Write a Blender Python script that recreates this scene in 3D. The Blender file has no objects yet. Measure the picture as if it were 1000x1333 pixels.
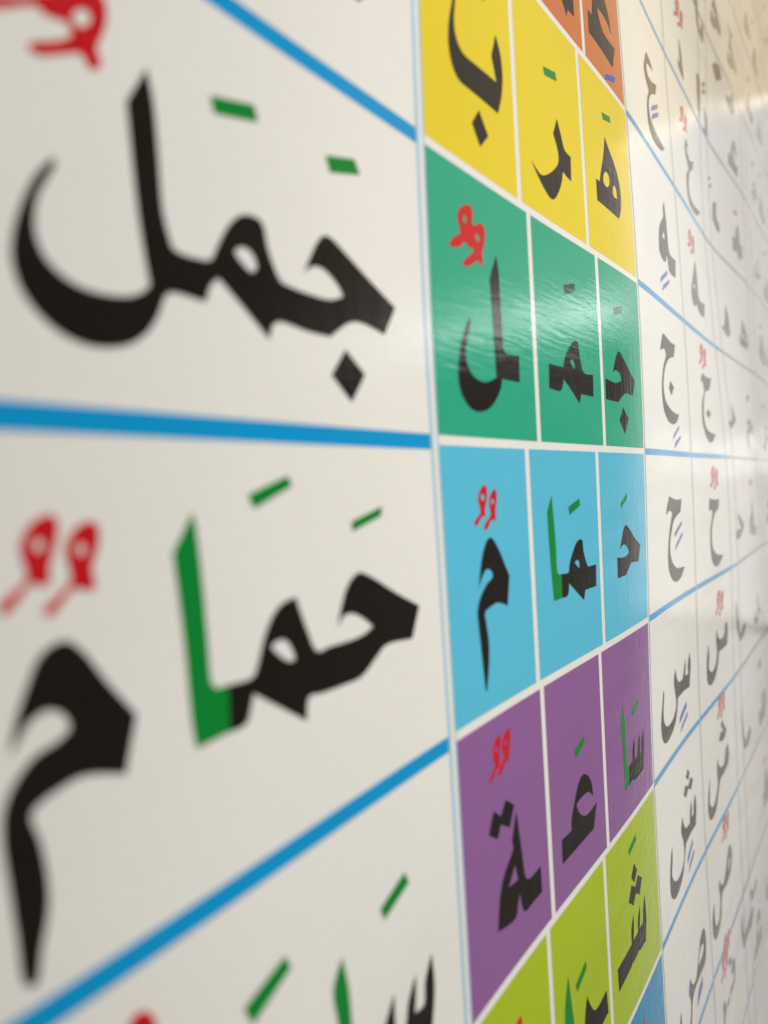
import bpy, math
import numpy as np
from mathutils import Matrix, Vector
from mathutils.geometry import delaunay_2d_cdt

scene = bpy.context.scene
# ------------------------------------------------------------------ camera
MM = 0.001
CAM = Vector((0.0, -0.1218580, -0.0178303))
def rot(a, b, c):
    return (Matrix.Rotation(a, 3, 'Z') @ Matrix.Rotation(b, 3, 'X') @ Matrix.Rotation(c, 3, 'Y'))
RC = rot(-0.992394634, -0.020400195, 0.0570938149)
cam_data = bpy.data.cameras.new('camera')
cam = bpy.data.objects.new('camera', cam_data)
scene.collection.objects.link(cam)
M3 = RC @ Matrix(((1, 0, 0), (0, 0, -1), (0, 1, 0)))
cam.matrix_world = Matrix.Translation(CAM) @ M3.to_4x4()
cam_data.sensor_fit = 'HORIZONTAL'
cam_data.sensor_width = 36.0
cam_data.lens = 36.0
cam_data.clip_start = 0.005
cam_data.clip_end = 50.0
cam_data.dof.use_dof = True
cam_data.dof.focus_distance = 0.42
cam_data.dof.aperture_fstop = 7.8
scene.camera = cam

# ------------------------------------------------------------------ world and lamps
world = bpy.data.worlds.new('World')
scene.world = world
world.use_nodes = True
bg = world.node_tree.nodes['Background']
bg.inputs[0].default_value = (1.0, 0.97, 0.92, 1)
bg.inputs[1].default_value = 0.13

def area(name, loc, target, sx, sy, radiance, color):
    """area lamp given by the radiance of its face (W/m2/sr)"""
    d = bpy.data.lights.new(name, 'AREA')
    d.shape = 'RECTANGLE'
    d.size, d.size_y = sx, sy
    d.energy = radiance * math.pi * sx * sy
    d.color = color
    o = bpy.data.objects.new(name, d)
    o.location = loc
    o.rotation_euler = (Vector(target) - Vector(loc)).to_track_quat('-Z', 'Y').to_euler()
    scene.collection.objects.link(o)
    return o
area('room_lamp', (0.28, -0.80, 0.86), (0.20, 0.0, 0.0), 0.36, 0.28, 27.0, (1.0, 0.98, 0.95))
spot = bpy.data.lights.new('front_fill', 'SPOT')  # added fill; its soft cone falls off so the lower left stays darker
spot.energy = 38.0
spot.color = (1.0, 0.975, 0.94)
spot.spot_size = math.radians(48)
spot.spot_blend = 1.0
spot.shadow_soft_size = 0.08
spot_o = bpy.data.objects.new('front_fill', spot)
spot_o.location = (0.20, -1.30, -0.05)
spot_o.rotation_euler = (Vector((0.47, 0.0, -0.07)) - spot_o.location).to_track_quat('-Z', 'Y').to_euler()
scene.collection.objects.link(spot_o)
area('window_light', (2.5, -1.05, 1.45), (0.3, -0.3, 0.1), 1.1, 1.7, 0.30, (1.0, 0.86, 0.66))
area('tube_lamp', (2.45, -1.0, 0.55), (0.3, 0.0, 0.06), 0.6, 0.09, 4.2, (0.95, 0.98, 1.0))
area('far_end_fill', (2.5, -0.30, 0.285), (0.6, -0.1, 0.1), 0.60, 1.53, 0.86, (1.0, 0.96, 0.90))  # added panel, no known window; its reflection washes out the right-hand columns
area('low_end_fill', (2.5, -0.24, -1.275), (0.6, -0.1, -0.4), 0.48, 1.6, 0.66, (1.0, 0.95, 0.88))  # added below the far panel to carry its reflected wash downward
area('doorway_light', (2.46, -0.24, 0.05), (0.6, 0.0, 0.0), 0.36, 0.12, 0.45, (0.97, 0.98, 1.0))
area('warm_reflection_panel', (2.5, -0.22, 1.77), (0.9, 0.0, 0.4), 0.44, 1.4, 0.95, (1.0, 0.78, 0.45))  # added stand-in for an unseen warm surface mirrored at the upper right

vs = scene.view_settings
vs.view_transform = 'Standard'
vs.look = 'None'
vs.exposure = 0.0
vs.gamma = 1.0
vs.use_curve_mapping = False
scene.cycles.use_denoising = True
scene.cycles.max_bounces = 6

# ------------------------------------------------------------------ materials
def lin(r, g, b):
    f = lambda c: (c / 255 / 12.92) if c <= 10.31 else ((c / 255 + 0.055) / 1.055) ** 2.4
    return (f(r), f(g), f(b), 1)

def print_material(name, rgb, rough=0.17, mottle=0.03):
    """glossy laminated print: flat colour, faint mottling, rolled-on film relief"""
    m = bpy.data.materials.new(name)
    m.use_nodes = True
    nt = m.node_tree
    N, L = nt.nodes, nt.links
    p = N['Principled BSDF']
    tc = N.new('ShaderNodeTexCoord')
    def noise(scale, vec_scale, detail=3.0):
        mp = N.new('ShaderNodeMapping')
        mp.inputs['Scale'].default_value = vec_scale
        L.new(tc.outputs['Object'], mp.inputs['Vector'])
        n = N.new('ShaderNodeTexNoise')
        n.inputs['Scale'].default_value = scale
        n.inputs['Detail'].default_value = detail
        L.new(mp.outputs[0], n.inputs['Vector'])
        return n
    def ramp(n, lo, hi):
        r = N.new('ShaderNodeMapRange')
        r.inputs['From Min'].default_value = 0.3
        r.inputs['From Max'].default_value = 0.7
        r.inputs['To Min'].default_value = lo
        r.inputs['To Max'].default_value = hi
        L.new(n.outputs['Fac'], r.inputs['Value'])
        return r
    big = ramp(noise(9.0, (1, 1, 1)), 1 - mottle, 1 + mottle)
    fine = ramp(noise(900.0, (1, 1, 1), 1.0), 1 - 0.02, 1 + 0.02)
    mul = N.new('ShaderNodeMath'); mul.operation = 'MULTIPLY'
    L.new(big.outputs[0], mul.inputs[0]); L.new(fine.outputs[0], mul.inputs[1])
    mix = N.new('ShaderNodeVectorMath'); mix.operation = 'SCALE'
    mix.inputs[0].default_value = lin(*rgb)[:3]
    L.new(mul.outputs[0], mix.inputs['Scale'])
    L.new(mix.outputs[0], p.inputs['Base Color'])
    rr = ramp(noise(40.0, (0.25, 1, 1.6)), rough - 0.05, rough + 0.06)
    L.new(rr.outputs[0], p.inputs['Roughness'])
    p.inputs['IOR'].default_value = 1.45
    # relief of the film: long streaks along the sheet and fine upright ripples
    s1 = noise(420.0, (0.10, 1, 1.0), 4.0)
    s2 = noise(330.0, (1.0, 1, 0.18), 3.0)
    add = N.new('ShaderNodeMath'); add.operation = 'ADD'
    L.new(s1.outputs['Fac'], add.inputs[0]); L.new(s2.outputs['Fac'], add.inputs[1])
    b = N.new('ShaderNodeBump')
    b.inputs['Strength'].default_value = 1.0
    b.inputs['Distance'].default_value = 0.00010
    L.new(add.outputs[0], b.inputs['Height'])
    L.new(b.outputs[0], p.inputs['Normal'])
    return m

MAT = {
 'sheet': print_material('white_vinyl', (234, 231, 223)),
 'black': print_material('black_ink', (24, 17, 10)),
 'green': print_material('green_ink', (0, 132, 46)),
 'deep_green': print_material('deep_green_ink', (0, 72, 24)),
 'red': print_material('red_ink', (200, 18, 28)),
 'blue': print_material('blue_mark_ink', (20, 85, 180)),
 'line': print_material('blue_line_ink', (0, 150, 208)),
 'pale_line': print_material('pale_blue_line_ink', (165, 203, 224)),
 'grey_line': print_material('grey_line_ink', (172, 183, 192)),
 'grey_rule': print_material('grey_rule_ink', (125, 132, 138)),
 'o': print_material('orange_print', (204, 114, 56)),
 'y': print_material('yellow_print', (230, 205, 28)),
 'g': print_material('green_print', (38, 166, 130)),
 'c': print_material('cyan_print', (88, 188, 216)),
 'p': print_material('purple_print', (142, 94, 150)),
 'l': print_material('lime_print', (170, 192, 18)),
 'b': print_material('blue_print', (0, 138, 186)),
 't': print_material('teal_print', (40, 150, 150)),
}

# ------------------------------------------------------------------ the sheet's slow waves (mm)
WAVE_U = [20 + 42 * i for i in range(11)]
WAVE_V = [-150 + 65 * i for i in range(6)]
INK = [
('', 'word', 'black', '110.2,73.1* 111.4,66.7 111.7,56.0 111.8,44.0 113.0,38.9 114.0,36.7 123.9,36.6 125.1,37.2 127.4,40.7 130.9,45.7 135.0,49.4 138.3,50.7 142.4,50.7 143.9,49.2 144.7,44.9 146.4,40.8 149.0,37.1 152.1,36.5 161.5,36.0 169.6,36.3 175.7,38.3* 174.3,40.3 170.3,43.0 166.4,44.3 162.3,43.7 158.7,41.4* 162.2,46.7 165.6,51.2 168.9,53.6 172.0,53.4 179.7,50.1 188.5,46.1 202.9,39.9* 196.0,30.7* 187.0,32.1 181.1,32.2 176.5,30.8 168.4,26.1* 158.4,26.1 147.4,26.8 144.7,25.5 143.0,21.8* 132.9,29.2 126.8,33.3* 124.2,31.0 122.3,27.1* 112.2,27.2 110.5,25.9 108.6,22.2 105.2,17.9 100.3,14.7 94.2,13.3 89.6,13.4 84.5,15.0 80.3,18.1 77.8,21.6 76.7,26.1 77.4,31.0 79.3,36.2 82.4,42.0 86.3,46.6* 86.8,45.5 85.4,43.0 83.0,39.0 81.8,35.0 81.7,31.3 83.0,28.0 86.0,25.4 90.6,23.8 96.2,23.6 101.2,24.3 104.8,25.9 106.8,27.7* 106.2,31.6 105.1,42.1 104.3,63.8*|133.0,40.7 135.9,42.5 139.0,41.6 140.3,38.9 138.5,37.1 135.8,38.1'),
('', 'letter_dot', 'black', '175.1,23.5* 184.1,17.4* 176.5,9.0* 167.7,15.7*'),
('', 'vowel_mark', 'green', '128.5,74.9* 143.4,78.6* 144.5,74.9* 129.4,71.2*'),
('', 'vowel_mark', 'green', '171.5,76.0* 185.3,79.5* 187.8,75.8* 173.2,71.9*'),
('', 'vowel_mark', 'red', '76.0,69.7 75.9,68.2 78.3,69.1 85.5,73.1 86.9,72.5 89.3,72.8 91.6,73.2 92.4,71.8 91.6,70.5 88.5,68.4 83.6,65.8 83.1,64.5 85.1,64.3 90.6,67.0 94.4,68.6 95.7,66.9 97.7,67.2 98.8,69.1 98.0,71.2 99.9,75.4 101.0,79.3 100.5,82.4 97.6,82.9 93.6,80.9 90.7,78.5 86.1,75.7 82.6,73.5|92.9,74.9 94.2,76.9 96.2,77.9 97.1,76.9 95.9,74.8 93.9,73.8'),
('', 'letter', 'green', '113.3,-18.9* 113.8,-20.7 114.5,-30.7 114.8,-46.4 115.0,-55.2 116.2,-56.8* 119.9,-57.0* 119.3,-67.1* 109.4,-67.6* 108.7,-62.0 108.3,-45.7 107.1,-26.9*'),
('', 'word', 'black', '119.9,-57.0* 128.1,-57.0 130.0,-54.5 133.0,-48.7 136.5,-44.4 140.1,-42.2 145.6,-41.3* 146.6,-44.3 149.2,-50.5 152.4,-56.1 158.4,-56.1 169.2,-56.3 175.0,-55.8 179.4,-54.5* 174.4,-51.2 169.0,-49.1 165.1,-49.4 162.1,-51.9* 165.0,-45.9 168.3,-41.4 173.7,-38.6 180.5,-40.7 192.5,-46.6 206.4,-52.7* 200.9,-62.0* 185.4,-61.1 180.1,-63.4 171.9,-67.1 163.4,-67.3 153.7,-67.1 147.8,-66.8 146.3,-72.2* 127.8,-60.8* 126.7,-63.5 124.8,-66.7 119.4,-67.2*|135.2,-51.5 139.6,-50.7 142.0,-52.6 143.4,-56.3 141.1,-56.3 137.9,-54.3'),
('', 'vowel_mark', 'green', '131.0,-15.7* 146.0,-11.4* 147.4,-13.9* 132.7,-19.0*'),
('', 'vowel_mark', 'green', '172.3,-24.3* 188.5,-20.7* 187.5,-23.5* 172.2,-27.0*'),
('', 'vowel_mark', 'red', '80.2,-17.7 81.4,-19.0 80.6,-23.0 79.2,-26.8 78.9,-29.4 77.8,-29.9 75.7,-29.2 71.7,-32.9 70.0,-33.6 69.4,-32.1 71.0,-30.9 74.7,-28.1 74.5,-26.0 73.9,-23.6 74.7,-20.9 77.1,-18.5|77.4,-21.6 78.4,-22.8 77.2,-23.9 76.3,-22.6'),
('', 'vowel_mark', 'red', '88.3,-19.4 89.7,-20.3 89.3,-24.1 87.7,-27.8 87.9,-31.6 85.0,-31.4 83.6,-31.0 79.6,-34.5 78.0,-35.2 77.4,-34.0 79.8,-32.1 83.0,-29.5 82.8,-26.8 82.4,-23.9 84.0,-21.2 86.0,-19.7|85.7,-23.1 86.7,-24.2 85.5,-25.3 84.6,-24.1'),
('', 'letter', 'black', '80.7,-39.8 83.9,-41.9 88.7,-48.7 94.9,-56.6* 91.5,-66.8* 82.8,-64.2 78.5,-64.6 72.4,-67.0 73.5,-72.1 74.3,-78.1 74.1,-83.7 72.5,-89.3 70.9,-94.8 69.1,-93.8 68.3,-85.7 67.6,-76.5 67.1,-69.4 67.6,-64.9 69.5,-61.4 73.5,-57.9 78.4,-56.5 80.6,-54.9 79.6,-52.4 76.5,-50.9 73.2,-52.1 71.2,-54.3 69.3,-56.5* 70.7,-51.4 73.0,-46.4 76.1,-41.4'),
('', 'vowel_mark', 'red', '91.1,-111.4 93.1,-113.0 94.2,-115.8 93.9,-118.5 92.2,-121.9 86.0,-122.0 84.1,-120.0 88.1,-117.7 87.5,-113.8 88.8,-111.5'),
('', 'letter', 'green', '154.3,-135.7* 156.4,-145.4 156.8,-154.8 157.4,-165.4* 151.8,-161.7* 150.9,-151.1 149.8,-141.6'),
('', 'word', 'black', '170.8,-167.6 174.9,-162.7 178.1,-159.5* 177.8,-166.8 178.0,-169.9* 183.2,-172.1 185.7,-166.3 190.8,-161.0* 190.0,-167.3 189.0,-171.8* 194.7,-172.4 196.2,-166.1 200.9,-160.1* 201.6,-170.9 199.0,-181.3 197.4,-184.7* 169.9,-175.8*'),
('', 'vowel_mark', 'green', '173.6,-132.8* 187.7,-128.8* 190.0,-132.8* 175.4,-136.8*'),
('', 'vowel_mark', 'green', '117.6,-127.0* 132.2,-123.3* 134.0,-127.1* 120.1,-132.0*'),
('', 'letter_dot', 'black', '191.9,127.4* 197.0,133.2* 193.6,134.1* 187.4,128.3*'),
('y0', 'letter', 'black', '253.2,162.1* 251.5,157.6 249.2,151.6 247.5,145.6 247.2,139.4 248.5,135.2 251.1,131.9 254.5,130.4 261.7,130.4 273.1,130.7 286.7,130.8* 290.9,139.5 292.6,147.0 292.4,152.9 290.9,157.7 287.7,162.1* 285.5,157.1 283.1,151.5 284.5,148.2 286.5,142.9* 278.3,142.6 267.5,142.0 258.3,141.9 254.5,143.9 252.6,147.2 252.3,150.7 253.0,155.1 254.0,159.7'),
('y0', 'letter_dot', 'black', '269.4,125.6* 276.6,118.3* 269.1,111.7* 262.9,118.5*'),
('y0', 'vowel_mark', 'red', '277.9,170.4* 281.9,174.5* 278.9,175.2* 274.5,170.8*'),
('y1', 'vowel_mark', 'green', '337.1,170.9* 352.0,174.3* 353.4,170.7* 338.4,167.5*'),
('y1', 'letter', 'black', '350.7,152.4* 354.4,146.9 358.4,140.7 365.8,139.7* 364.8,127.8* 359.0,128.3 355.0,129.0 352.6,123.9 347.7,117.5 342.3,113.0 337.6,112.1 331.1,114.4 324.3,118.3 318.0,122.8* 323.2,120.8 328.1,119.7 335.1,121.9 345.2,127.8 349.8,132.3 350.0,136.7 347.1,141.3 345.1,143.6*'),
('y2', 'letter', 'black', '419.2,168.0* 425.3,163.2 433.4,157.8 440.1,150.2 442.0,141.7 438.6,131.8 435.5,128.4* 400.8,129.0* 400.8,140.0* 406.3,140.3* 408.9,145.7 415.5,157.7|418.0,148.9 422.2,148.0 422.6,144.1 417.5,140.5 412.4,141.8 413.1,145.6|430.8,145.5 433.9,143.9 434.6,138.9* 428.3,138.9 427.3,141.9'),
('y2', 'vowel_mark', 'green', '416.8,180.3* 430.8,183.1* 432.0,180.0* 418.3,177.0*'),
('o1', 'letter', 'black', '365.1,216.9* 366.7,214.9 370.1,212.3 371.6,209.6* 374.3,214.1* 382.8,214.7* 383.1,226.0*'),
('o2', 'letter', 'black', '405.3,229.2* 411.4,229.3* 414.1,238.5 415.7,242.5* 434.6,252.1* 439.1,248.3 443.4,243.2 446.1,235.2* 440.4,238.4 430.0,239.4 421.3,238.4* 424.4,233.4 429.4,229.3 438.0,228.4 451.3,229.5* 444.1,215.8* 425.0,217.0 404.7,217.3*'),
('o2', 'vowel_mark', 'blue', '429.4,206.0* 447.6,211.9* 445.6,207.8* 426.7,202.1*'),
('g0', 'vowel_mark', 'red', '254.6,86.0 258.4,86.6 259.9,84.7 259.3,80.6 261.6,80.4 264.8,82.0 268.4,82.1 269.6,79.6 268.5,74.9 266.3,71.6 266.7,68.5 265.3,66.1 263.7,67.4 261.5,67.3 257.8,65.1 253.5,63.6 250.2,63.8 251.1,65.2 256.5,68.5 259.2,70.3 258.5,71.5 255.9,70.7 254.3,71.9 251.9,71.9 249.2,69.9 244.2,68.2 240.7,68.3 241.7,70.0 246.3,73.0 249.3,74.7 248.4,77.7 247.7,80.2 249.3,82.9|252.4,81.3 254.1,81.9 254.8,80.6 254.1,79.4 252.6,79.4|261.2,76.7 263.5,77.5 264.6,76.2 263.6,74.7 261.9,75.3'),
('g0', 'letter', 'black', '278.3,73.2* 279.8,67.9 280.3,56.7 280.7,41.2 281.6,36.4 295.4,36.1* 294.8,25.4* 278.5,25.2* 277.0,21.7 272.3,16.8 266.2,13.1 258.8,11.3 251.9,11.7 246.6,14.4 243.1,18.8 242.4,23.4 243.9,30.1 247.1,37.1 250.7,42.3 253.4,45.1* 253.8,43.8 251.6,38.2 249.1,32.2 249.7,28.0 253.4,24.5 258.5,22.8 265.1,22.8 273.3,25.2* 273.2,32.6 272.7,45.2 271.8,60.2 271.5,62.7*'),
('g1', 'vowel_mark', 'green', '347.3,75.0* 361.7,78.4* 362.0,74.6* 349.6,71.0*'),
('g1', 'letter', 'black', '326.2,36.5* 342.8,36.6* 344.9,40.7 349.7,45.7 356.2,49.8 361.5,50.8 363.0,48.7 364.2,43.5 367.8,36.9 380.9,36.6* 380.1,25.7* 363.7,25.9* 361.0,21.1* 351.6,26.6 342.6,31.2* 340.9,27.6 338.2,25.4 325.3,25.6*|351.3,40.7* 354.8,41.3 357.0,39.4 356.6,36.9* 353.9,38.1'),
('g2', 'vowel_mark', 'green', '417.5,76.2* 430.3,79.3* 430.9,75.4* 418.0,72.5*'),
('g2', 'letter', 'black', '422.1,53.3 427.8,51.5 438.2,45.8 449.9,39.6* 444.7,30.9* 433.8,31.6 426.6,29.9 418.0,25.5* 398.6,25.9* 398.9,36.6* 415.2,35.7 425.2,37.8* 422.8,41.2 417.2,42.5 413.8,42.2 410.6,40.4* 414.2,45.5 417.6,50.3'),
('g2', 'letter_dot', 'black', '425.8,23.2* 434.6,17.7* 428.0,8.7* 419.2,15.7*'),
('c0', 'vowel_mark', 'red', '258.1,-15.7 259.9,-16.6 260.3,-19.1 258.9,-22.8 258.0,-24.8 258.1,-27.7* 255.8,-27.2 253.4,-28.5 251.0,-30.3 249.2,-30.4 248.3,-29.6 250.4,-27.7 253.8,-25.7 253.4,-23.7 252.5,-21.7 252.9,-19.5 254.8,-17.3|255.3,-19.4 257.5,-19.5 257.5,-21.0 255.4,-21.3'),
('c0', 'vowel_mark', 'red', '266.7,-17.4 268.2,-18.5 268.2,-21.4 266.8,-24.9 266.5,-29.8* 264.3,-29.1 261.9,-29.5 259.0,-32.2 257.1,-32.4 255.9,-31.6 258.4,-29.3 261.9,-27.2 261.8,-25.2 261.3,-22.6 262.4,-20.1 264.6,-18.1|263.4,-21.4 265.2,-21.5 265.4,-22.8 263.7,-23.1'),
('c0', 'letter', 'black', '260.8,-35.4 263.4,-36.4 267.9,-40.8 272.7,-47.2 275.9,-51.5* 272.9,-62.7* 264.3,-60.3 258.8,-60.8 253.2,-62.5 253.8,-66.6 254.9,-72.4 254.6,-78.9 253.0,-85.5 251.2,-90.7* 250.2,-90.4* 249.5,-83.8 248.5,-75.3 247.4,-65.9 247.1,-61.3 249.8,-56.7 255.6,-52.4 261.2,-50.0 260.4,-48.0 256.8,-46.8 253.4,-48.4 249.2,-52.7* 251.0,-47.2 253.8,-41.0 257.5,-36.6'),
('c1', 'letter', 'green', '322.1,-21.6* 323.0,-29.3 324.3,-43.1 324.9,-55.9 327.2,-57.0 329.2,-57.0* 329.0,-67.7* 319.5,-67.8* 318.1,-56.7 316.9,-40.5 316.4,-28.7*'),
('c1', 'letter', 'black', '329.2,-57.0* 337.9,-57.1 339.2,-53.9 343.4,-49.0 349.8,-44.2 355.0,-43.5 356.8,-44.7 357.4,-48.6 359.9,-53.8 362.6,-57.3* 373.9,-57.4* 373.1,-68.0* 357.7,-68.0* 355.6,-72.5* 346.9,-67.6 337.8,-62.2* 337.1,-65.2 335.2,-67.6 329.0,-67.7*|345.7,-53.5* 349.5,-52.7 351.2,-54.0 351.5,-56.9* 348.4,-55.4'),
('c1', 'vowel_mark', 'green', '341.0,-27.5* 354.8,-24.1* 355.9,-27.4* 342.0,-31.3*'),
('c2', 'vowel_mark', 'green', '427.8,-23.6* 427.1,-26.6* 416.1,-31.8* 416.0,-28.7*'),
('c2', 'letter', 'black', '423.3,-41.1 428.0,-42.5 439.6,-49.2 450.6,-54.0* 446.5,-63.4* 431.9,-62.4* 421.1,-68.3* 406.8,-68.3* 407.0,-57.4* 421.1,-58.1 427.7,-56.2 424.8,-53.1 418.7,-51.3 412.4,-53.3* 416.0,-47.7 419.5,-42.9'),
('p0', 'vowel_mark', 'red', '259.4,-109.3 260.5,-111.1 259.3,-114.4 258.6,-118.1 258.1,-120.6 255.4,-120.9 252.9,-122.9 249.7,-124.3 248.8,-123.8 250.0,-122.3 252.7,-120.5 254.4,-118.7 253.2,-116.4 253.4,-113.5 254.9,-110.9 257.1,-109.5|255.7,-112.7 257.4,-113.2 257.2,-114.9 255.7,-114.4'),
('p0', 'vowel_mark', 'red', '268.5,-109.2* 269.0,-111.9 267.9,-116.2 266.9,-119.5 266.1,-121.5* 264.2,-120.6 261.0,-122.6 257.7,-124.1 256.8,-123.4 258.1,-121.2 260.9,-119.9 262.4,-118.2 261.4,-116.0 261.2,-113.7 263.1,-110.8 265.9,-109.2|264.1,-112.6 265.7,-113.1 265.2,-114.7 263.9,-114.3'),
('p0', 'letter_dot', 'black', '261.9,-134.5* 269.0,-139.1* 264.0,-145.9* 256.5,-141.8* 253.2,-146.0* 246.1,-141.7* 251.1,-134.8* 256.9,-138.9*'),
('p0', 'letter', 'black', '270.5,-142.0* 271.8,-148.9 273.7,-159.6 275.9,-170.2 279.3,-172.4 290.9,-172.4* 290.9,-183.1* 282.5,-183.0 274.4,-183.0 271.9,-181.1 269.8,-174.0* 268.1,-176.1 265.9,-180.4 263.1,-181.2 249.4,-178.6* 250.7,-172.5 253.1,-165.9 256.8,-161.2 261.9,-157.8 266.1,-154.7 265.6,-151.8 267.6,-147.3|266.8,-161.2* 268.3,-166.3 268.9,-168.1* 260.1,-167.3* 263.7,-164.3'),
('p1', 'vowel_mark', 'green', '347.5,-135.0* 347.7,-138.4* 337.0,-142.3* 334.3,-140.7* 335.0,-138.0*'),
('p1', 'letter', 'black', '345.4,-152.6 351.2,-155.9 354.6,-160.7 355.7,-166.6* 350.3,-162.8 344.1,-161.9 334.1,-163.1 335.9,-166.7 340.6,-170.4 347.3,-172.4 360.2,-171.3* 354.3,-182.0* 314.1,-181.8* 314.6,-171.4* 326.4,-171.8* 327.0,-167.3 331.5,-161.1 335.9,-155.8 340.8,-152.7'),
('p2', 'letter', 'green', '407.1,-135.8* 409.3,-142.9 410.3,-153.5 411.2,-170.7 414.3,-172.0* 413.4,-181.6* 406.1,-182.3* 405.6,-175.4 404.8,-158.8 403.0,-145.4 404.9,-140.4'),
('p2', 'letter', 'black', '414.3,-172.0* 421.3,-171.1* 422.7,-164.9 426.5,-159.3* 426.9,-165.7 425.7,-171.1* 431.5,-171.5* 433.8,-165.4 437.3,-160.7* 438.5,-165.8 436.7,-171.7* 440.5,-171.4* 441.5,-164.7 446.1,-160.0* 447.1,-169.4 443.1,-182.5* 424.0,-182.4 420.7,-181.0 413.3,-181.8*'),
('p2', 'vowel_mark', 'green', '436.8,-140.4* 438.3,-143.2* 425.5,-147.3* 423.4,-143.9*'),
('l2', 'vowel_mark', 'green', '420.6,-211.3* 422.0,-215.1* 407.1,-217.6* 406.4,-214.3*'),
('l2', 'letter_dot', 'black', '415.4,-225.2* 420.6,-231.0* 414.1,-235.4* 409.4,-230.6*'),
('l2', 'letter_dot', 'black', '421.4,-234.4* 429.4,-239.3* 423.5,-246.5* 416.5,-242.2* 410.7,-246.3* 402.5,-240.9* 409.0,-234.4* 415.8,-238.5*'),
('l2', 'letter', 'black', '433.2,-251.1* 434.7,-263.9 431.5,-276.2* 418.8,-275.3* 417.8,-274.1* 404.8,-274.9* 403.8,-272.9* 402.6,-274.9* 379.3,-275.6* 378.5,-263.8* 404.1,-264.1* 405.1,-256.0 409.9,-250.5* 409.0,-259.5 407.6,-264.0* 416.6,-264.1* 417.9,-257.1 422.8,-251.8* 421.9,-259.1 421.0,-263.7* 426.9,-264.0* 428.9,-257.1'),
('l1', 'vowel_mark', 'green', '335.1,-235.5* 335.8,-239.2* 323.1,-243.2* 321.5,-239.4*'),
('l1', 'letter', 'green', '313.5,-230.4* 315.2,-240.9 317.5,-254.5 318.4,-263.4* 308.1,-256.9* 308.0,-243.1'),
('l1', 'letter', 'black', '334.2,-251.6* 338.4,-258.3 342.9,-263.2 348.2,-264.5 360.6,-263.8* 361.5,-275.0* 352.0,-275.7 345.0,-277.2* 329.6,-267.6* 330.2,-260.2'),
('l0', 'vowel_mark', 'red', '264.7,-218.4* 265.5,-222.8 264.9,-227.2* 258.9,-223.4* 260.2,-219.5'),
('b2', 'vowel_mark', 'red', '421.6,-313.7* 422.8,-319.2 420.4,-322.9* 416.0,-320.1* 418.6,-315.7'),
('', 'letter', 'black', '540.8,268.9 545.2,268.3 553.1,266.9 558.4,263.6* 550.3,263.2 540.1,261.3 537.2,258.5 538.7,253.7 546.7,252.8 567.1,258.1* 561.8,249.3* 547.5,243.5 538.2,236.8 534.0,229.0 537.2,222.9 547.3,220.0 562.8,218.8 579.1,217.9* 571.2,213.3* 556.9,210.9 539.8,211.0 530.5,215.4 528.6,223.8 531.8,234.2 538.9,242.7 532.4,247.2 528.6,252.8 533.3,261.0'),
('', 'vowel_mark', 'blue', '545.2,234.7* 566.7,244.6* 565.2,240.6* 541.6,229.9*'),
('', 'vowel_mark', 'blue', '545.0,229.1* 566.6,238.9* 565.2,235.1* 541.9,224.4*'),
('', 'letter', 'black', '561.0,175.2* 562.3,167.7 564.0,159.8 564.5,150.9 565.5,142.2 570.3,140.0 589.0,140.4* 584.5,127.1* 563.4,127.7 559.5,136.3 557.1,137.4* 553.3,131.5* 545.6,130.3 534.2,134.6 534.3,141.0 538.0,150.0 543.6,155.3 555.5,163.6 556.8,169.5|554.6,153.4* 554.8,146.2* 545.3,146.8*'),
('', 'vowel_mark', 'blue', '556.0,126.1* 553.8,122.3* 530.0,112.6* 532.8,116.7*'),
('', 'vowel_mark', 'blue', '561.0,120.8* 559.3,117.6* 534.9,108.0* 538.5,112.5*'),
('', 'letter', 'black', '528.7,78.6 536.7,78.0 553.2,76.2 567.4,76.4* 560.8,67.2* 545.1,64.2 534.0,59.1 525.9,51.4 522.6,42.9 526.1,35.8 536.6,31.1 552.9,28.3 570.3,27.6* 560.4,21.9 546.3,19.9 531.8,22.5 521.7,28.7 518.2,35.8 519.3,46.7 525.4,56.7 535.5,66.2 531.2,68.7 524.7,68.2 517.3,66.0* 522.5,72.6'),
('', 'letter_dot', 'black', '545.2,49.2* 556.5,45.7* 547.3,39.6* 540.7,43.9*'),
('', 'vowel_mark', 'blue', '569.4,20.2* 567.5,17.2* 547.2,9.3* 550.0,12.9*'),
('', 'vowel_mark', 'blue', '573.4,13.4* 572.0,10.8* 551.2,3.4* 555.1,8.1*'),
('', 'letter', 'black', '529.5,-28.5* 540.1,-30.3 552.3,-31.6 567.9,-31.5* 563.8,-40.5* 552.4,-42.3 540.9,-45.8 533.5,-52.3 528.7,-60.0 529.3,-67.0 535.3,-73.4 548.3,-78.3 559.2,-79.2 572.5,-79.7* 561.2,-85.8 543.3,-87.2 530.4,-82.7 523.2,-75.5 522.3,-66.3 525.0,-57.4 532.9,-45.3 537.5,-40.4 528.4,-38.2 519.0,-40.6* 522.1,-35.7'),
('', 'vowel_mark', 'blue', '567.1,-47.0* 565.6,-49.7* 543.1,-57.1* 544.5,-53.7*'),
('', 'vowel_mark', 'blue', '568.9,-54.8* 567.4,-57.7* 544.1,-66.0* 547.4,-62.2*'),
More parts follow.
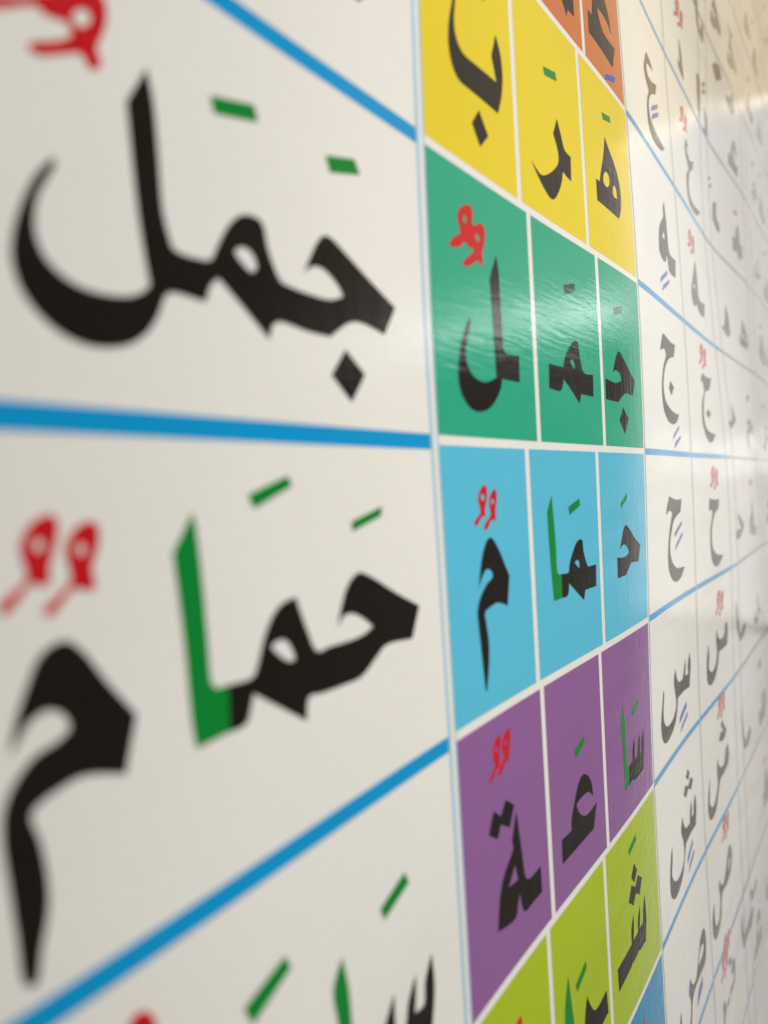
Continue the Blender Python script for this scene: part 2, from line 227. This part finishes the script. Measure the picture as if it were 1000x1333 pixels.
('', 'letter', 'black', '580.9,-143.1* 582.6,-151.7 579.9,-160.5 576.7,-167.3* 559.7,-166.0 540.6,-166.1* 538.4,-171.7 531.8,-179.3 519.1,-184.4 501.0,-185.5 493.2,-180.6 490.5,-171.6 493.5,-162.6 500.1,-150.5* 500.7,-155.1 497.5,-163.7 498.4,-170.6 506.3,-176.1 517.7,-177.1 528.6,-174.9 535.2,-169.7 534.3,-163.6 530.4,-153.3 534.9,-145.2* 538.6,-151.7 544.7,-156.3 556.8,-157.1* 561.7,-151.5 566.7,-144.6* 566.8,-150.7 563.8,-156.5* 574.8,-157.2* 574.2,-151.1'),
('', 'vowel_mark', 'blue', '565.7,-174.9* 565.8,-178.9* 542.7,-184.8* 544.7,-181.1*'),
('', 'vowel_mark', 'blue', '569.4,-182.9* 567.8,-185.6* 544.6,-191.6* 548.7,-188.3*'),
('', 'letter_dot', 'black', '561.8,-222.1* 566.6,-226.2* 562.0,-230.2* 556.0,-226.3*'),
('', 'letter_dot', 'black', '570.3,-230.7* 576.4,-234.5* 569.6,-239.5* 560.9,-235.6* 553.2,-239.5* 546.6,-235.5* 552.5,-230.7* 561.1,-234.4*'),
('', 'letter', 'black', '580.9,-246.6* 583.6,-255.7 578.7,-268.6* 561.2,-267.9 545.6,-268.8* 540.8,-275.6 532.2,-284.4 518.1,-288.8 504.0,-287.6 496.1,-280.7 496.2,-270.4 500.4,-260.4 505.5,-253.6* 504.8,-262.3 501.4,-270.5 508.3,-277.8 521.8,-281.3 535.7,-278.1 540.2,-272.1 539.1,-264.5 533.9,-255.3 539.3,-247.9* 542.4,-253.9 548.0,-258.9 561.0,-260.4* 564.0,-252.5 567.9,-247.3* 569.4,-252.9 566.5,-258.4* 574.2,-258.9* 576.7,-251.4'),
('', 'vowel_mark', 'blue', '567.5,-274.1* 566.6,-277.5* 547.3,-284.0* 549.9,-279.5*'),
('', 'vowel_mark', 'blue', '570.5,-282.5* 569.3,-285.3* 549.9,-291.2* 554.0,-287.0*'),
('', 'letter', 'black', '586.3,-348.1 590.6,-355.4 585.9,-371.2 568.4,-371.9 549.9,-371.4 539.0,-374.1 534.9,-381.3 528.3,-393.3 515.6,-395.4 502.8,-388.6 496.9,-377.2 500.4,-368.0 505.6,-362.0* 505.2,-370.2 504.2,-378.0 512.3,-387.0 523.2,-388.4 532.2,-379.7 534.4,-372.2 530.2,-364.1 536.1,-357.1* 538.7,-361.8 547.0,-367.3 555.5,-366.3 564.3,-357.8 575.3,-349.2|579.6,-356.1 582.7,-359.9 577.4,-363.2 561.2,-363.7* 568.7,-356.8'),
('', 'vowel_mark', 'blue', '573.1,-376.6* 571.2,-382.8* 551.0,-386.5* 558.7,-379.0*'),
('', 'letter', 'black', '666.4,337.9* 672.7,331.1 677.3,321.1 680.7,309.5* 670.7,310.9 660.6,313.8 658.2,318.3* 667.7,316.9*'),
('', 'letter', 'black', '676.1,260.8* 687.7,256.9* 677.7,254.8 680.3,250.0 689.9,247.1 706.9,252.5* 702.5,243.7* 686.4,236.9 678.0,225.6 677.5,216.0 693.9,212.4 731.2,216.3* 716.0,208.8* 691.2,205.8 673.1,209.0 666.8,217.4 670.6,229.8 681.5,238.1 673.4,244.8 669.8,251.9'),
('', 'letter', 'black', '680.1,161.7* 683.5,151.0 683.7,139.6 685.3,131.3 714.1,131.8* 704.1,118.1* 682.3,119.3 670.7,123.8 661.1,120.2* 652.3,124.1 652.6,133.3 664.1,144.9|667.3,140.0 671.9,138.2 660.9,135.5'),
('', 'letter', 'black', '672.5,68.1* 687.1,66.2 711.2,67.2* 698.3,56.6 678.9,53.0 670.7,44.8 665.7,35.1 668.6,25.9 676.7,21.6 710.1,18.5* 695.3,12.6 682.7,11.3 668.1,17.5 658.5,28.2 661.5,42.3 674.1,53.6 671.7,60.0 662.1,60.9*'),
('', 'letter_dot', 'black', '685.8,39.2* 697.1,36.0* 685.2,31.5* 676.7,34.8*'),
('', 'letter', 'black', '668.0,-34.6* 685.0,-36.2 706.4,-36.4* 701.0,-44.1 686.9,-47.3 677.3,-53.5 670.7,-63.5 671.7,-73.0 682.6,-80.6 713.2,-85.0* 697.4,-90.8 680.8,-91.5 668.3,-84.9 664.4,-74.2 666.0,-60.3 676.7,-47.7 676.0,-44.9 664.0,-44.3*'),
('', 'letter', 'black', '721.4,-143.9* 724.5,-153.6 720.3,-164.0* 700.4,-164.1 684.6,-163.9 679.7,-171.6 664.3,-181.6 646.4,-183.0 637.8,-177.3 637.7,-163.6 644.7,-149.5* 646.5,-158.1 644.2,-168.7 656.5,-174.2 670.5,-170.6 677.3,-162.5 675.1,-154.4 676.6,-143.1* 682.6,-151.0 694.2,-154.6 709.6,-152.9 714.2,-145.7'),
('', 'letter_dot', 'black', '688.7,-221.6* 695.2,-227.8 705.3,-234.7* 695.5,-239.3* 683.0,-239.0* 673.0,-235.1* 682.2,-230.0* 691.7,-232.7 683.1,-225.4*'),
('', 'letter', 'black', '709.6,-248.0* 712.7,-259.0 706.0,-264.9* 687.3,-266.7 671.3,-267.2 663.6,-274.1 651.9,-284.0 631.2,-285.6 623.3,-277.8 624.8,-265.8 633.2,-252.4* 631.1,-262.6 629.9,-272.1 641.8,-278.4 654.1,-274.5 661.9,-266.8 661.1,-257.1 664.6,-246.8* 667.9,-253.6 678.9,-259.1 691.4,-259.3 698.4,-250.6'),
('', 'letter', 'black', '699.5,-333.0 705.2,-343.5 700.1,-351.5 696.6,-354.0 679.2,-357.2 658.8,-355.6 653.0,-361.5 650.6,-369.9 640.2,-376.1 623.2,-376.2 617.1,-368.1 618.8,-356.2 626.8,-348.1* 625.0,-357.4 628.3,-367.3 639.8,-369.3 647.6,-362.8 649.8,-355.3 646.5,-346.1 650.5,-340.8* 653.8,-346.6 665.2,-350.9 677.2,-345.4 682.9,-340.0 689.7,-334.9|695.8,-340.5 697.1,-346.1 683.3,-352.1* 688.2,-344.3'),
('', 'letter', 'black', '692.5,-427.3 695.4,-437.5 689.9,-445.6 669.5,-445.8 653.1,-444.9 643.8,-448.9 639.3,-458.4* 634.9,-455.7* 639.3,-446.2 638.8,-439.3 644.1,-435.8* 648.3,-443.0 660.6,-447.4 673.9,-440.5 681.2,-429.7|686.9,-435.8 688.2,-441.6 670.5,-442.4* 677.2,-435.4'),
('', 'letter_dot', 'black', '677.9,-417.9* 681.5,-424.9* 670.5,-423.8* 669.4,-418.3*'),
('', 'letter', 'black', '803.3,-437.0 796.7,-445.2 762.4,-445.8 741.0,-446.5* 735.0,-432.7 735.4,-409.4* 745.0,-433.5 761.3,-437.5 784.2,-435.6'),
('', 'letter_dot', 'black', '794.4,-415.6* 811.0,-425.6* 805.3,-431.0* 791.6,-424.5*'),
('', 'letter', 'black', '785.7,-238.9* 793.6,-264.4 802.1,-273.6 831.2,-267.3* 837.1,-274.8 803.8,-280.9 790.0,-277.8* 784.2,-259.4'),
('', 'letter', 'black', '770.6,-131.8* 780.9,-155.0 786.2,-165.8 816.9,-163.4 829.2,-163.2* 819.2,-171.8 788.2,-174.9* 773.4,-159.1'),
('', 'letter', 'black', '799.5,-52.9* 829.4,-63.5 837.3,-67.4 808.5,-76.7 785.6,-77.2* 783.6,-70.5 814.9,-68.2 801.6,-58.5'),
('', 'letter', 'black', '832.6,153.1* 841.9,142.0 842.7,125.8 829.7,119.4* 799.1,125.0* 818.7,132.5'),
('', 'letter', 'black', '806.2,52.5* 815.4,44.1 826.7,38.0 791.8,27.4* 782.0,33.4 803.9,36.8'),
('', 'letter', 'black', '805.6,247.1* 822.7,250.8* 819.8,237.7 833.7,228.9 826.4,222.0* 801.2,229.4*'),
('', 'letter', 'black', '739.9,340.3* 749.8,344.5* 753.1,339.8 754.0,319.7 749.1,301.5* 742.5,315.2'),
('', 'letter', 'black', '771.1,324.9* 787.1,316.8 788.6,301.3* 766.1,301.7* 778.1,309.2'),
('', 'letter', 'black', '736.2,404.3* 746.4,407.4 752.5,392.3 762.6,388.9 769.2,403.3* 776.1,391.0 772.6,381.1* 746.6,384.5'),
('', 'letter', 'black', '831.5,389.8* 855.1,394.3 863.0,386.1* 835.6,373.7* 816.6,381.3*'),
('', 'letter', 'black', '886.5,380.3* 913.3,387.2 925.7,398.3* 936.3,382.5 920.3,371.5* 894.9,374.0'),
('', 'letter', 'black', '898.4,462.9* 941.6,466.1* 914.8,443.9* 925.5,459.9'),
('', 'letter', 'black', '767.9,344.4 775.2,347.8 778.8,347.1 775.0,343.8 767.6,340.4 764.1,341.1'),
('', 'letter', 'black', '768.5,337.9 775.9,341.3 779.4,340.6 775.6,337.4 768.2,334.0 764.7,334.7'),
('', 'letter', 'black', '789.4,265.7 796.0,268.1 798.9,267.3 795.5,264.9 788.8,262.5 785.8,263.2'),
('', 'letter', 'black', '792.9,259.7 799.4,262.1 802.3,261.3 798.9,258.8 792.2,256.5 789.3,257.3'),
]
MARKS = [[651.4, 347.6, 34.0, 21.0], [651.9, 264.0, 34.0, 20.0], [649.2, 163.8, 34.0, 20.0], [661.9, 71.8, 34.3, 21.3], [673.5, -28.2, 34.0, 20.0], [674.8, -134.5, 34.0, 22.1], [668.6, -219.2, 34.0, 20.0], [666.0, -321.1, 34.0, 20.0], [644.1, -411.6, 34.0, 20.0], [634.8, -420.9, 34.0, 20.0]]
WAVE_W = [0.147, 1.181, 0.971, -0.521, -0.261, -0.014, -0.038, 1.168, 0.445, -2.073, -0.676, -0.021, -0.898, -0.631, -0.967, -0.962, 0.558, 0.074, -0.563, -0.799, -0.761, -0.424, -0.458, -0.23, 0.165, 0.12, 0.459, 0.736, 0.149, -0.05, 0.06, -0.349, 1.45, 2.729, 1.139, -0.088, -0.931, -1.13, 0.504, 1.313, 0.058, -1.708, -0.821, -0.205, 0.569, 0.53, -0.149, -2.592, -0.002, 0.204, 2.031, -0.614, -2.139, -0.965, 0.14, 0.23, 2.616, 0.331, -4.424, -1.3, 0.017, 0.044, 0.575, 0.1, -1.933, -0.615]
WC = np.array([(2.0 * u, 2.0 * v) for u in WAVE_U for v in WAVE_V])
WW = np.array(WAVE_W)
SU, SV = 84.0, 130.0
def wave(u, v):
    u = np.asarray(u, float)[..., None]; v = np.asarray(v, float)[..., None]
    return np.exp(-((u - WC[:, 0]) / SU) ** 2 - ((v - WC[:, 1]) / SV) ** 2) @ WW
BASE = Vector((0.6, 0.0, -0.62))
def surface(uv, lift):
    """points of the waved sheet, lift in mm in front of it, with their normals"""
    uv = np.asarray(uv, float)
    u, v = uv[:, 0], uv[:, 1]
    w = wave(u, v)
    e = 0.5
    du = (wave(u + e, v) - wave(u - e, v)) / (2 * e)
    dv = (wave(u, v + e) - wave(u, v - e)) / (2 * e)
    n = np.stack([-du, -np.ones_like(du), -dv], 1)
    n /= np.linalg.norm(n, axis=1)[:, None]
    P = np.stack([u, -(w + lift), v], 1) * MM - np.array(BASE)
    return P, n

def mesh_object(name, uv, faces, mat, parent, lift):
    P, n = surface(uv, lift)
    me = bpy.data.meshes.new(name)
    me.from_pydata(P.tolist(), [], faces)
    me.polygons.foreach_set('use_smooth', [True] * len(me.polygons))
    me.materials.append(MAT[mat])
    me.update()
    # every face looks away from the wall
    if me.polygons and sum(p.normal.y for p in me.polygons) > 0:
        me.flip_normals()
    me.normals_split_custom_set_from_vertices(n.tolist())
    o = bpy.data.objects.new(name, me)
    scene.collection.objects.link(o)
    o.parent = parent
    return o

def grid(name, u0, u1, v0, v1, mat, parent, lift, step=8.0, lean=0):
    nu = max(1, int(math.ceil((u1 - u0) / step))); nv = max(1, int(math.ceil((v1 - v0) / step)))
    us = np.linspace(u0, u1, nu + 1); vsl = np.linspace(v0, v1, nv + 1)
    # lean 1: the left edge follows the sheet's slight stretch above the middle row; 2: both edges do
    pull = lambda a, b: lean and max(0.0, b - 40.0) * 0.019 * (1.0 if lean == 2 else (u1 - a) / (u1 - u0))
    uv = [(a + pull(a, b), b) for b in vsl for a in us]
    W = nu + 1
    faces = [(j * W + i, j * W + i + 1, (j + 1) * W + i + 1, (j + 1) * W + i) for j in range(nv) for i in range(nu)]
    return mesh_object(name, uv, faces, mat, parent, lift)

def outline(s, sub=5):
    """closed outline: smooth through plain points, sharp at starred ones"""
    P, C = [], []
    for t in s.split():
        C.append(t.endswith('*'))
        x, y = t.rstrip('*').split(',')
        P.append(np.array((float(x), float(y))))
    n = len(P); out = []
    for i in range(n):
        p1, p2 = P[i], P[(i + 1) % n]
        c1, c2 = C[i], C[(i + 1) % n]
        if c1 and c2:
            out.append(p1); continue
        p0 = P[i - 1] if not c1 else p1 - (p2 - p1) * 0.5
        p3 = P[(i + 2) % n] if not c2 else p2 + (p2 - p1) * 0.5
        d = np.linalg.norm(p2 - p1)
        m1 = np.zeros(2); m2 = np.zeros(2)
        # tangents weighted so that short and long neighbours do not overshoot
        a0 = max(np.linalg.norm(p1 - p0), 1e-6) ** 0.5; a1 = max(d, 1e-6) ** 0.5; a2 = max(np.linalg.norm(p3 - p2), 1e-6) ** 0.5
        m1 = a1 * ((p1 - p0) / a0 - (p2 - p0) / (a0 + a1) + (p2 - p1) / a1)
        m2 = a1 * ((p2 - p1) / a1 - (p3 - p1) / (a1 + a2) + (p3 - p2) / a2)
        for k in range(sub):
            t = k / sub
            h = (2 * t**3 - 3 * t**2 + 1, t**3 - 2 * t**2 + t, -2 * t**3 + 3 * t**2, t**3 - t**2)
            out.append(h[0] * p1 + h[1] * m1 + h[2] * p2 + h[3] * m2)
    return out

def inside(pt, poly):
    x, y = pt; r = False
    for i in range(len(poly)):
        x1, y1 = poly[i - 1]; x2, y2 = poly[i]
        if (y1 > y) != (y2 > y) and x < (x2 - x1) * (y - y1) / (y2 - y1) + x1:
            r = not r
    return r

def ink(name, mat, spec, parent, lift=0.16):
    loops = [outline(s) for s in spec.split('|')]
    verts, edges = [], []
    for lp in loops:
        k = len(verts); n = len(lp)
        verts += [Vector((float(p[0]), float(p[1]))) for p in lp]
        edges += [(k + i, k + (i + 1) % n) for i in range(n)]
    A = np.array(loops[0]); lo, hi = A.min(0), A.max(0)
    step = 7.0
    for x in np.arange(lo[0] + step / 2, hi[0], step):
        for y in np.arange(lo[1] + step / 2, hi[1], step):
            if inside((x, y), loops[0]) and not any(inside((x, y), h) for h in loops[1:]):
                verts.append(Vector((float(x), float(y))))
    vo, _, fo, *_r = delaunay_2d_cdt(verts, edges, [], 0, 1e-5)
    faces = []
    for f in fo:
        c = sum((np.array(vo[i]) for i in f), np.zeros(2)) / len(f)
        if inside(c, loops[0]) and not any(inside(c, h) for h in loops[1:]):
            faces.append(tuple(f))
    return mesh_object(name, [tuple(p) for p in vo], faces, mat, parent, lift)

# ------------------------------------------------------------------ wall behind the chart
wm = bpy.data.materials.new('painted_plaster'); wm.use_nodes = True
nt = wm.node_tree; pb = nt.nodes['Principled BSDF']
nz = nt.nodes.new('ShaderNodeTexNoise'); nz.inputs['Scale'].default_value = 60.0; nz.inputs['Detail'].default_value = 6.0
cr = nt.nodes.new('ShaderNodeValToRGB')
cr.color_ramp.elements[0].color = (0.52, 0.48, 0.41, 1); cr.color_ramp.elements[1].color = (0.60, 0.56, 0.48, 1)
nt.links.new(nz.outputs['Fac'], cr.inputs[0]); nt.links.new(cr.outputs[0], pb.inputs['Base Color'])
pb.inputs['Roughness'].default_value = 0.85
me = bpy.data.meshes.new('wall')
me.from_pydata([(-1.5, 0.016, -1.4), (3.2, 0.016, -1.4), (3.2, 0.016, 1.9), (-1.5, 0.016, 1.9),
                (-1.5, 0.116, -1.4), (3.2, 0.116, -1.4), (3.2, 0.116, 1.9), (-1.5, 0.116, 1.9)], [],
               [(0, 1, 2, 3), (5, 4, 7, 6), (4, 0, 3, 7), (1, 5, 6, 2), (3, 2, 6, 7), (4, 5, 1, 0)])
me.materials.append(wm)
wall = bpy.data.objects.new('wall', me); scene.collection.objects.link(wall)
wall['kind'] = 'structure'

# ------------------------------------------------------------------ the chart
chart = bpy.data.objects.new('wall_chart', None)
chart.location = BASE
chart.empty_display_size = 0.05
scene.collection.objects.link(chart)
chart['label'] = 'glossy white Arabic letter chart with blue ruled lines and a strip of coloured cells'
chart['category'] = 'wall chart'

U0, U1, V0, V1 = -160.0, 1650.0, -620.0, 820.0
sheet = grid('sheet', U0, U1, V0, V1, 'sheet', chart, 0.0)
sm = sheet.modifiers.new('thickness', 'SOLIDIFY'); sm.thickness = 0.0012; sm.offset = -1.0

STRIP_L, STRIP_R = 226.0, 464.0
ROW = 100.0
# ruled row lines: blue beside the words and the first columns, grey farther right
for k in range(-8, 7):
    v = -ROW * k
    dv = -0.8 if -3 < k < 3 else 0.0
    if abs(k) < 6:
        grid('row_line', U0 + 8, 220.2 + max(0.0, v - 40.0) * 0.019, v + dv - 2.55, v + dv + 2.55, 'line', chart, 0.08)
    grid('row_line', 468.4, 770.0, v - 1.9, v + 1.9, 'line' if k > -4 else 'grey_rule', chart, 0.08)
    grid('row_line', 770.0, U1 - 8, v - 1.4, v + 1.4, 'grey_rule', chart, 0.08)
# upright lines
for (a, b, mname) in ((220.4, 222.2, 'pale_line'), (225.0, 225.8, 'pale_line'), (466.6, 468.2, 'grey_line'),
                      (606.8, 609.2, 'grey_line'), (748.6, 751.4, 'grey_line'), (786.0, 788.4, 'grey_line'),
                      (969.0, 971.6, 'grey_line'), (1006.0, 1008.6, 'grey_line'), (1190.0, 1193.0, 'grey_line'), (1228.0, 1231.0, 'grey_line'), (1420.0, 1423.0, 'grey_line')):
    grid('column_line', a, b, V0 + 8, V1 - 8, mname, chart, 0.10, lean=2 if a < 230 else 0)
# coloured cells, three to a row
CELLS = {}
for key, k, d1, d2 in (('t', -4, 300.0, 390.0), ('o', -3, 302.0, 395.0), ('y', -2, 304.0, 383.5), ('g', -1, 312.0, 394.0),
                       ('c', 0, 298.6, 381.6), ('p', 1, 301.8, 374.3), ('l', 2, 295.0, 367.0), ('b', 3, 297.0, 372.0), ('o', 4, 300.0, 380.0)):
    top, bot = -ROW * k - 1.7, -ROW * (k + 1) + 1.7
    for j, (a, b) in enumerate(((STRIP_L, d1 - 2.1), (d1 + 2.1, d2 - 2.2), (d2 + 2.2, STRIP_R))):
        c = grid('colour_cell', a, b, bot, top, key, chart, 0.08, lean=1 if j == 0 else 0)
        if k < 4:
            CELLS[key + str(j)] = c
# lettering
for cell, name, col, spec in INK:
    if cell in ('g1', 'g2') and col == 'green':
        col = 'deep_green'
    ink(name, col, spec, CELLS[cell] if cell else chart, 0.16)

# the columns of small letters far along the sheet repeat the same letter shapes
def box_of(specs):
    q = np.array([[float(x) for x in t.rstrip('*').split(',')] for s in specs for r in s.split('|') for t in r.split()])
    return q.min(0), q.max(0)
def placed(specs, u0, v0, w, h):
    lo, hi = box_of(specs)
    out = []
    for s in specs:
        out.append('|'.join(' '.join('%.2f,%.2f%s' % (u0 + (float(t.rstrip('*').split(',')[0]) - lo[0]) / (hi[0] - lo[0]) * w,
                                                      v0 + (float(t.rstrip('*').split(',')[1]) - lo[1]) / (hi[1] - lo[1]) * h,
                                                      '*' if t.endswith('*') else '') for t in r.split()) for r in s.split('|')))
    return out
LET = {}
for cell, name, col, spec in INK:
    if cell and name == 'letter' and col == 'black':
        LET.setdefault(cell, spec)
WAW = [spec for cell, name, col, spec in INK if cell == 'c0' and name == 'vowel_mark']
for (u0, v0, w, h) in MARKS:
    for s in placed(WAW, u0, v0, w, h):
        ink('vowel_mark', 'red', s, chart, 0.16)
order = ['y1', 'g2', 'c2', 'p1', 'g1', 'y2', 'c0', 'p0', 'g0', 'l2', 'c1', 'y0']
n = 0
for (a, b, rows) in ((1012.0, 1186.0, range(-7, 5)), (1236.0, 1416.0, range(-7, 5)), (1428.0, 1630.0, range(-7, 5)), (880.0, 985.0, range(-7, 5)), (790.0, 880.0, (-7, -6, -5, 4))):
    for k in rows:
        top = -ROW * k
        for half in ((0, 1) if b - a > 120 else (0,)):
            key = order[n % len(order)]; n += 1
            u = a + (b - a) * (0.10 + 0.47 * half) + 5.0 * (n % 4)
            ink('letter', 'black', placed([LET[key]], u, top - 78 - 6 * ((n * 5) % 3), 52.0, 30.0 + 5 * (n % 3))[0], chart, 0.16)
            if n % 3:
                x = u + 14; y = top - 24 - (n % 2) * 8
                ink('vowel_mark', ('green', 'black', 'red')[n % 3], '%.1f,%.1f* %.1f,%.1f* %.1f,%.1f* %.1f,%.1f*' % (x, y, x + 16, y + 3, x + 16, y - 3, x, y - 6), chart, 0.16)
